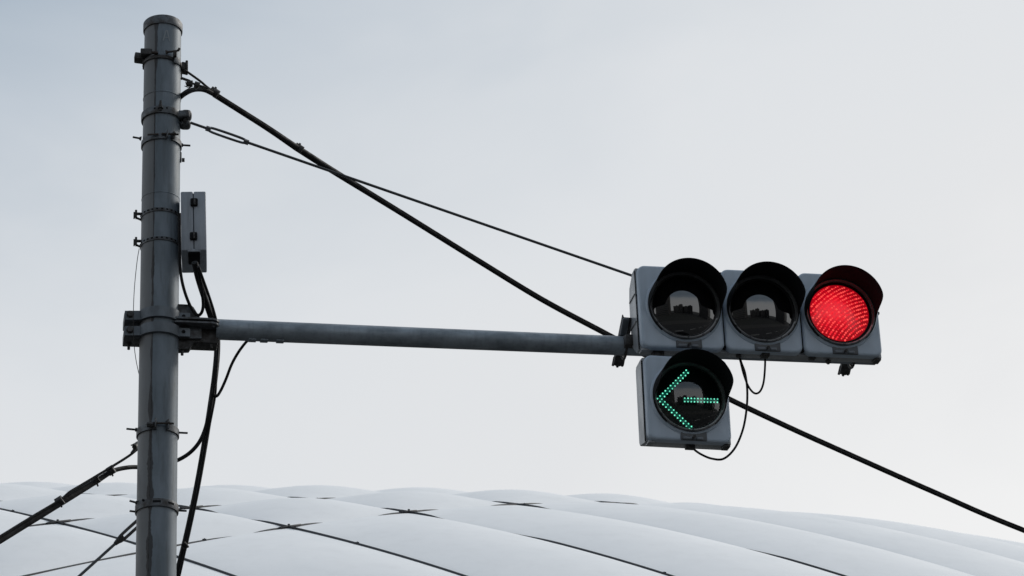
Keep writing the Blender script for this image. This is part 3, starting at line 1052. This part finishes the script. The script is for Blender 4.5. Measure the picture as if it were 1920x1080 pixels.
def dome(mb, x, z, r_, ang, el):
    """low elongated bump on the lens face"""
    rr = math.hypot(x, z)
    y0 = red_y(min(rr, RLR - .001))
    ca, sa = math.cos(ang), math.sin(ang)
    vs = [(x, y0 - r_ * .5, z)]
    for lv, hh in ((.6, .36), (1.0, -.1)):
        for k in range(6):
            t = k / 6 * 2 * math.pi
            u, v = math.cos(t) * r_ * lv * el, math.sin(t) * r_ * lv
            px_, pz_ = x + u * ca - v * sa, z + u * sa + v * ca
            vs.append((px_, red_y(min(math.hypot(px_, pz_), RLR - .001)) - r_ * hh, pz_))
    fs = [[0, 1 + k, 1 + (k + 1) % 6] for k in range(6)] + [[1 + k, 7 + k, 7 + (k + 1) % 6, 1 + (k + 1) % 6] for k in range(6)]
    mb.add(vs, fs)


rad = .10
while rad < .62:
    n = int(2 * math.pi * rad / .0108)
    for k in range(n):
        a = 2 * math.pi * k / n + (.5 * .0108 / rad if int(rad / .0172) % 2 else 0)
        x, z = QC.x + rad * math.cos(a), QC.y + rad * math.sin(a)
        r0 = math.hypot(x, z)
        if r0 < RLR - .005:
            j1, j2 = random.uniform(-.0012, .0012), random.uniform(-.0012, .0012)
            core = math.hypot(x + .03, z - .01)
            mb = hot if random.random() < (.62 if core > .06 else .42) else dim
            dome(mb, x + j1, z + j2, random.uniform(.0036, .0056), a + math.pi / 2, 1.12)
    rad += .0172
o = hot.build('light_diodes', M_['redled'], d3, sharp=180); o['kind'] = 'stuff'
o = dim.build('light_diodes', M_['redled2'], d3, sharp=180); o['kind'] = 'stuff'

# bits under the case
mb = MB(); q = on_plane(1553, 681, SMAT, .06); mb.bolt(Vector((q.x, .06, HZ0 + .01)), Vector((q.x, .06, q.z - .004)), .006, .7); mb.build('drain_bolt', M_['dark'], sig)
for x in (1435,):
    q = on_plane(x, 671, SMAT, .03); mb = MB(); mb.box((q.x, .035, HZ0 - .004), (.036, .04, .014), bev=.003); mb.build('cable_gland', M_['dark'], sig)
q = on_plane(1385, 671, SMAT, .05); mb = MB(); mb.rod((q.x, .05, HZ0 + .01), (q.x, .05, HZ0 - .008), .012, 10); mb.build('cable_gland', M_['dark'], sig)
q = on_plane(1522, 668, SMAT, .05); mb = MB(); mb.box((q.x, .05, HZ0 - .002), (.03, .03, .01), bev=.003); mb.build('drain_plug', M_['dark'], sig)
mb = MB(); mb.box((2.5 * PITCHX - .010, .045, HZ0 - .003), (.03, .05, .014), bev=.003); mb.build('corner_foot', M_['dark'], sig)
mb = MB(); mb.box((-PITCHX / 2 - .002, .045, HZ0 - .002), (.035, .05, .012), bev=.003); mb.build('corner_foot', M_['houseback'], sig)
mb = MB(); mb.box((2.5 * PITCHX + .014, .03, .02), (.008, .02, .012), bev=.002); mb.build('hinge_pin', M_['dark'], sig)
# ribs on the left end of the case
for zz, h in ((.075, .006), (-.055, .006)):
    mb = MB(); mb.box((-PITCHX / 2 - .0255, .105, zz), (.006, .10, h), bev=.001); mb.build('end_rib', M_['bezel'], sig)
mb = MB(); mb.box((-PITCHX / 2 - .0245, .0365, -.008), (.006, .005, HZ1 - HZ0 - .02)); mb.build('door_seal', M_['visor'], sig)
for k in (.5, 1.5):
    mb = MB(); mb.box((PITCHX * k, .022, (HZ0 + HZ1) / 2), (.012, .02, HZ1 - HZ0 - .03)); mb.build('door_seal', M_['visor'], sig)


def hanger(parent, px):
    """slanting channel bracket that clamps the case to the arm, three prongs at its foot"""
    SA = SMAT.inverted() @ AM
    xx = on_plane(px, 660, SMAT, .2).x
    pa = SA @ Vector((0, 0, 0))
    yc, zc = .225, (SA @ Vector((2.0, 0, 0))).z
    a, b = Vector((xx - .002, yc + .105, zc - .045)), Vector((xx + .006, yc - .085, zc + .105))
    d = (b - a).normalized(); sx = Vector((1, 0, 0)); sx = (sx - d * sx.dot(d)).normalized(); nn = d.cross(sx)
    rt = Matrix((sx, nn, d)).transposed()
    ln = (b - a).length
    o = MB()
    o.box((a + b) / 2 + nn * -.0, (.040, .006, ln), bev=.002, rot=rt)
    o = o.build('hanger_bracket', M_['dark'], parent)
    for s_ in (-1, 1):
        f_ = MB(); f_.box((a + b) / 2 + sx * s_ * .021 + nn * .013, (.005, .026, ln), bev=.0015, rot=rt); f_.build('flange', M_['dark'], o)
        f_ = MB(); f_.rod(a + sx * s_ * .021 + nn * .02 - d * .012, a + sx * s_ * .021 + nn * .02 + d * .03, .006, 8); f_.build('prong', M_['dark'], o)
    f_ = MB(); f_.bolt(a + nn * .02 - d * .018, a + nn * .02 + d * .09, .006, .15); f_.build('bolt', M_['dark'], o)
    f_ = MB(); f_.box(b - d * .04 + nn * -.012 - sx * .012, (.030, .012, .085), bev=.008, rot=rt); f_.build('hook_plate', M_['steel'], o)
    u_ = MB(); u_.tube([Vector((xx, yc + .0 + .052 * math.sin(t_), zc + .052 * math.cos(t_))) for t_ in [R(20 * k) for k in range(19)]], .006, 8, 1, closed_ends=False)
    u_.build('u_bolt', M_['dark'], o)
    u_ = MB(); u_.box((xx + .012, .185, zc + .0), (.05, .10, .05), bev=.004); u_.build('spacer', M_['dark'], o)
    return o


hanger(sig, 1173)
hanger(sig, 1599)

# ------------------------------------------------------------------ arrow signal below
q = on_plane(1291.5, 746, SMAT, -.03)
GM = SMAT @ Matrix.Translation((q.x, -.03, q.z)) @ Matrix.Rotation(R(1.0), 4, 'Z') @ Matrix.Rotation(R(.6), 4, 'Y')
arr = thing('arrow_signal', 'square grey arrow signal with green left-pointing arrow hung under the three-lamp signal', 'traffic signal', GM)
body_mesh(-PITCHX / 2 - .015, PITCHX / 2 + .009, True).build('case', M_['houseback'], arr)
da = lamp_unit(arr, 0, 'lamp_door', 'single door with green arrow lens', wl=.014, wr=.008)
mb = MB(); mb.box((PITCHX / 2 - .012, .045, HZ0 - .003), (.03, .05, .014), bev=.003); mb.build('corner_foot', M_['dark'], arr)
mb = MB(); mb.box((-PITCHX / 2 + .008, .045, HZ0 - .002), (.03, .05, .012), bev=.003); mb.build('corner_foot', M_['houseback'], arr)
mb = MB(); mb.box((-PITCHX / 2 - .0145, .0365, -.008), (.006, .005, HZ1 - HZ0 - .02)); mb.build('door_seal', M_['visor'], arr)
mb = MB(); mb.box((.01, .06, HZ0 - .006), (.04, .03, .016), bev=.003); mb.build('cable_gland', M_['dark'], arr)
for xx_ in (-.10, .10):
    MB().box((xx_, .10, HZ1 + .03), (.05, .05, .08), bev=.004).build('hanger', M_['dark'], arr)
M_['green'] = emit('green_light_diode', (.05, .3, .2), (.20, 1.0, .68), 1.25, .3)
_t = M_['green'].node_tree; _oi = _t.nodes.new('ShaderNodeObjectInfo'); _mr = _t.nodes.new('ShaderNodeMapRange')
_mr.inputs['To Min'].default_value = .85; _mr.inputs['To Max'].default_value = 1.7
_t.links.new(_oi.outputs['Random'], _mr.inputs['Value']); _t.links.new(_mr.outputs[0], _t.nodes['Principled BSDF'].inputs['Emission Strength'])
M_['greenglow'] = emit('green_halo', (.004, .02, .014), (0, .062, .042), 1.0, .3)  # faint glow standing in for diode light scattered in the cover
MB().lathe([(1e-4, -.006), (LR - .002, -.006), (LR - .002, .0)], 48, axis='Y').build('diode_board', M_['visor'], da)
# clear smoked cover in front of the diode board
m_ = bpy.data.materials.new('smoked_cover'); m_.use_nodes = True; t_ = m_.node_tree
for n_ in list(t_.nodes): t_.nodes.remove(n_)
tr = t_.nodes.new('ShaderNodeBsdfTransparent'); tr.inputs[0].default_value = (.82, .84, .84, 1)
gl = t_.nodes.new('ShaderNodeBsdfGlossy'); gl.inputs['Roughness'].default_value = .03
fr = t_.nodes.new('ShaderNodeFresnel'); fr.inputs[0].default_value = 2.0
mx = t_.nodes.new('ShaderNodeMixShader'); ou = t_.nodes.new('ShaderNodeOutputMaterial')
t_.links.new(fr.outputs[0], mx.inputs[0]); t_.links.new(tr.outputs[0], mx.inputs[1]); t_.links.new(gl.outputs[0], mx.inputs[2]); t_.links.new(mx.outputs[0], ou.inputs[0])
MB().lathe([(max(LR * math.sin(k / 22 * math.pi / 2), 1e-4), lens_y(LR * math.sin(k / 22 * math.pi / 2))) for k in range(23)], 72, axis='Y').build('lens', m_, da)
def board(px_, py_):
    q_ = on_plane(1170 + px_ * .2222, 640 + py_ * .2222, GM, -.008); return q_.x, q_.z
rows = [((283, 483), (525, 243), 12), ((320, 487), (541, 266), 11), ((305, 508), (552, 738), 11), ((345, 510), (570, 718), 10),
        ((513, 479), (790, 487), 11), ((513, 507), (788, 513), 11)]
led_me = MB().lathe([(1e-4, -.0026), (.0019, -.0022), (.0031, -.0008), (.0034, .001)], 10, axis='Y').build('light_diode', M_['green'])
led_mesh = led_me.data; bpy.data.objects.remove(led_me)
for a, b, n in rows:
    (xa, za_), (xb, zb_) = board(*a), board(*b)
    for k in range(n):
        t = k / (n - 1)
        inst('light_diode', led_mesh, da, (xa + (xb - xa) * t, -.007, za_ + (zb_ - za_) * t))
def strip(a, b, wd):
    A_, B_ = Vector(board(*a)), Vector(board(*b)); d = (B_ - A_).normalized()
    ln = (B_ - A_).length + .012; c = (A_ + B_) / 2
    MB().box((c.x, -.0065, c.y), (ln, .0012, wd * 2), rot=Matrix.Rotation(-math.atan2(d.y, d.x), 3, 'Y')).build('arrow_halo', M_['greenglow'], da)
strip((305, 482), (533, 254), .0085); strip((320, 502), (562, 728), .0085); strip((513, 493), (789, 500), .0085)

# ------------------------------------------------------------------ wires and cables
def seg_pts(pts): return [at(*p) for p in pts]

# stay wire with turnbuckle, running from the twin-eye lug to the arm end behind the signal
a0 = at(357, 230, 11.93); a1 = at(1440, 605, 12.36)
def on_stay(px):
    best = 0; lo_, hi_ = 0.0, 1.0
    for _ in range(40):
        mid = (lo_ + hi_) / 2
        if proj(a0.lerp(a1, mid))[0] < px: lo_ = mid
        else: hi_ = mid
    return a0.lerp(a1, lo_)
stay = thing('stay_wire', 'thin steel stay wire with turnbuckle running from pole lug to the signal', 'wire', Matrix.Translation(a0))
MB().tube([on_stay(465) - a0, a1 - a0], .0062, 8, 1).build('wire', M_['wire'], stay)
MB().tube([Vector((0, 0, 0)), on_stay(386) - a0], .006, 8, 1).build('eye_rod', M_['wire'], stay)
dv = (a1 - a0).normalized(); sv = Vector((0, 0, 1)); sv = (sv - dv * sv.dot(dv)).normalized()
p0, p1 = on_stay(386) - a0, on_stay(466) - a0
tb = MB()
tb.rod(p0, p0 + dv * .022, .0115, hexa=True); tb.rod(p1 - dv * .022, p1, .0115, hexa=True)
tb.build('turnbuckle_nut', M_['clamp'], stay)
tb = MB()
for s_ in (-1, 1):
    tb.tube([p0 + dv * .015, p0 + dv * .032 + sv * s_ * .0105, p1 - dv * .032 + sv * s_ * .0105, p1 - dv * .015], .0058, 8, 5)
tb.build('turnbuckle_frame', M_['clamp'], stay)

# thick overhead cable from the pole top, passing behind the signal to the far right
dep = lambda x: 11.95 + 4.2 * max(0, (x - 340) / 1600.0)
main = [(402, 176), (500, 238), (560, 278), (640, 329), (760, 403), (900, 490), (1020, 563), (1140, 627), (1260, 692), (1368, 748), (1480, 801), (1600, 855), (1760, 926), (1920, 994), (2300, 1140)]
ovc = thing('overhead_cable', 'thick black overhead cable sloping from pole top behind the signal to far right', 'cable', Matrix.Translation(at(402, 176, dep(402))))
oo = ovc.location.copy()
def thick(t):
    return .0125 + .003 * math.exp(-((t - .16) / .07) ** 2)
MB().tube([at(x, y + 1.5, dep(x)) - oo for x, y in main], .0125, 14, 8, rf=thick).build('sheath', M_['rubber'], ovc)
MB().tube([at(x, y - 3.2, dep(x) - .01) - oo for x, y in [(347, 135), (375, 155)] + main], .0052, 8, 6).build('messenger_wire', M_['rubber'], ovc)
MB().tube([at(*p) - oo for p in ((320, 200, 12.40), (333, 187, 12.36), (346, 176, 12.28), (362, 168.5, 12.16), (382, 168, 12.05), (402, 177, dep(402)))], .0112, 10, 6).build('drop_loop', M_['rubber'], ovc)
for x, y in ((402, 173), (560, 278)):
    d = (at(x + 5, y + 3.2, dep(x)) - at(x - 5, y - 3.2, dep(x))).normalized(); c = at(x, y, dep(x)) - oo
    mb = MB(); mb.rod(c - d * .02, c + d * .02, .0185, 12); mb.rod(c + UP * .012, c + UP * .028 + d * .01, .005, 6); mb.build('cable_tie', M_['dark'], ovc)
mb = MB()
for (x0, y0, x1, y1, r_) in ((339, 146, 356, 152, .006), (350, 156, 361, 157, .0145), (365, 157, 374, 160, .0125), (356, 155, 392, 166, .005), (366, 160, 368, 167, .008), (381, 161, 382, 168, .008)):
    mb.rod(at(x0, y0, 11.93), at(x1, y1, 11.93), r_, 8)
mb.build('dead_end_clamp', M_['dark'], ovc)
mb = MB(); mb.tube([at(338, 176, 11.9) - oo, at(348, 169, 11.9) - oo, at(362, 161, 11.9) - oo], .0018, 5, 4)
mb.tube([at(346, 161, 11.92) - oo, at(352, 163.5, 11.92) - oo, at(358, 163, 11.92) - oo], .002, 5, 4); mb.tube([at(348, 153, 11.92) - oo, at(349, 158, 11.92) - oo, at(351, 160, 11.92) - oo], .002, 5, 4)
mb.build('binding_wire', M_['dark'], ovc)
for o_ in ovc.children:
    if o_.name.startswith('dead_end'):
        for v in o_.data.vertices: v.co -= oo

# bundled cable leaving the pole to the left
lc = thing('left_cable_bundle', 'thick bundled black cable leaving the pole towards the lower left edge', 'cable', Matrix.Translation(at(205, 884, 11.6)))
oo = lc.location.copy()
dl = lambda x: 11.75 - .75 * (258 - x) / 258.0
lb = [(208, 883), (180, 901), (150, 919), (110, 943), (60, 974), (0, 1011), (-150, 1104)]
MB().tube([at(x, y + 1.5, dl(x)) - oo for x, y in lb], .0135, 14, 6, rf=lambda t: .0105 + .0045 * min(1, t * 2.2)).build('sheath', M_['rubber'], lc)
MB().tube([at(x, y, 11.78 - .75 * (258 - x) / 258.0) - oo for x, y in ((262, 876), (245, 876), (225, 879), (208, 884))], .0095, 8, 6).build('drop_loop', M_['rubber'], lc)
MB().tube([at(x, y, dl(x) - .012) - oo for x, y in ((258, 842), (240, 856), (208, 876), (180, 893), (150, 911), (130, 923), (112, 938), (60, 969), (0, 1006), (-150, 1098))], .0055, 8, 5).build('messenger_wire', M_['rubber'], lc)
mb = MB()
for x, y, r_ in ((208, 882, .019), (180, 901, .016), (112, 940, .02)):
    d = (at(x + 5, y - 3.1, dl(x)) - at(x - 5, y + 3.1, dl(x))).normalized(); c = at(x, y, dl(x)) - oo
    t_ = MB(); t_.rod(c - d * .015, c + d * .015, r_, 10); t_.rod(c, c - UP * .03 + d * .01, .004, 6); t_.build('cable_tie', M_['dark'], lc)
mb.rod(at(258, 832, 11.75) - oo, at(252, 838, 11.7) - oo, .011, 8); mb.rod(at(252, 832, 11.72) - oo, at(246, 835, 11.7) - oo, .003, 6); mb.rod(at(256, 838, 11.72) - oo, at(247, 850, 11.7) - oo, .007, 8)
mb.build('dead_end_clamp', M_['dark'], lc)

# guy wire with turnbuckle at the lower left of the pole
g0, g1 = at(262, 978, 11.7), at(120, 1106, 11.35)
gw = thing('guy_wire', 'short guy wire with turnbuckle running down left from the foot of the view', 'wire', Matrix.Translation(g0))
gw['label'] = 'lower guy wire with turnbuckle running down left beside the slotted pole band'
gd = (g1 - g0).normalized(); sv = UP - gd * UP.dot(gd); sv.normalize()
tl = lambda t: (g1 - g0) * t
MB().tube([tl(.30), tl(1)], .0062, 8, 1).build('wire', M_['wire'], gw)
mb = MB()
for s_ in (-1, 1):
    mb.tube([tl(-.05) + sv * s_ * .012, tl(.04) + sv * s_ * .0125, tl(.24) + sv * s_ * .0115, tl(.31)], .0068, 8, 4)
mb.build('turnbuckle_frame', M_['dark'], gw)
mb = MB(); mb.rod(tl(.24), tl(.33), .0165, 10, r2=.009); mb.build('turnbuckle_nut', M_['dark'], gw)

# cables out of the junction box
def cab(name, pts, r_, label, cat='cable', n=14, sub=7, mt='rubber'):
    mb = MB(); mb.tube(seg_pts(pts), r_, n, sub)
    return cable_thing(name, mb, M_[mt], label, cat)


cab('riser_cable', [(365, 492, 11.70), (372, 522, 11.74), (384, 560, 11.8), (396, 595, 11.9), (406, 625, 12.0), (407, 660, 11.98), (403, 705, 11.9), (397, 748, 11.86), (389, 800, 11.82), (379, 860, 11.8), (367, 925, 11.78), (350, 1005, 11.76), (331, 1082, 11.74), (318, 1140, 11.74)], .0135,
    'thick black cable dropping from the junction box past the arm to the bottom edge')
cab('riser_cable', [(372, 500, 11.68), (381, 525, 11.72), (394, 562, 11.78), (403, 592, 11.88), (409, 622, 11.98), (408, 660, 11.96), (405, 710, 11.88), (403, 742, 11.84), (396, 780, 11.8), (386, 830, 11.78), (376, 890, 11.77), (366, 945, 11.76), (352, 1008, 11.75), (336, 1080, 11.73), (322, 1140, 11.73)], .0062,
    'thinner cable running along the outer side of the thick drop cable')
cab('loop_cable', [(368, 496, 11.7), (374, 520, 11.72), (379, 550, 11.74), (381, 572, 11.76), (378, 586, 11.77), (371, 591, 11.78), (362, 583, 11.79), (352, 563, 11.79), (343, 535, 11.79), (338, 505, 11.79), (337, 470, 11.79), (336, 400, 11.8)], .0068,
    'slack black cable looping under the junction box back up along the pole')
cab('arm_cable', [(468, 636, 11.9), (460, 643, 11.9), (446, 662, 11.88), (434, 684, 11.86), (424, 710, 11.84), (414, 732, 11.82), (406, 743, 11.81), (400, 738, 11.82), (402, 720, 11.83)], .0062,
    'thin black cable curving from the arm underside down to the drop cable')
cab('pole_cable', [(322, 866, 11.78), (335, 862, 11.76), (352, 852, 11.76), (366, 839, 11.76), (377, 823, 11.77), (386, 800, 11.79), (394, 765, 11.8), (398, 740, 11.82)], .0085,
    'black cable curving from behind the pole up into the drop cables')
cab('cable_clip', [(343, 1019, 11.72), (348, 1024, 11.72), (350, 1028, 11.72)], .012, 'small black clip on the drop cable near the bottom edge', 'clip', sub=2)
cab('thin_wire', [(261, 466, 11.72), (257, 490, 11.68), (252, 540, 11.66), (250, 590, 11.66), (251, 640, 11.66), (255, 675, 11.68), (262, 708, 11.72)], .0016,
    'hair-thin loose wire hanging beside the left edge of the pole', 'wire', n=5, mt='dark')
cab('signal_cable', [(1384, 664, 12.14), (1388, 676, 12.13), (1394, 700, 12.12), (1403, 724, 12.12), (1414, 737, 12.11), (1424, 735, 12.11), (1431, 720, 12.11), (1434, 695, 12.12), (1435, 664, 12.14)], .0046,
    'short black cable looped in a U under the middle lamp')
cab('signal_cable', [(1385, 664, 12.16), (1390, 680, 12.15), (1397, 700, 12.14), (1401, 730, 12.12), (1400, 765, 12.1), (1393, 805, 12.06), (1378, 840, 12.03), (1357, 860, 12.01), (1335, 860, 12.0), (1315, 852, 12.0), (1301, 842, 12.02), (1296, 832, 12.03)], .0050,
    'long black cable hanging from the upper signal round to the arrow signal bottom')
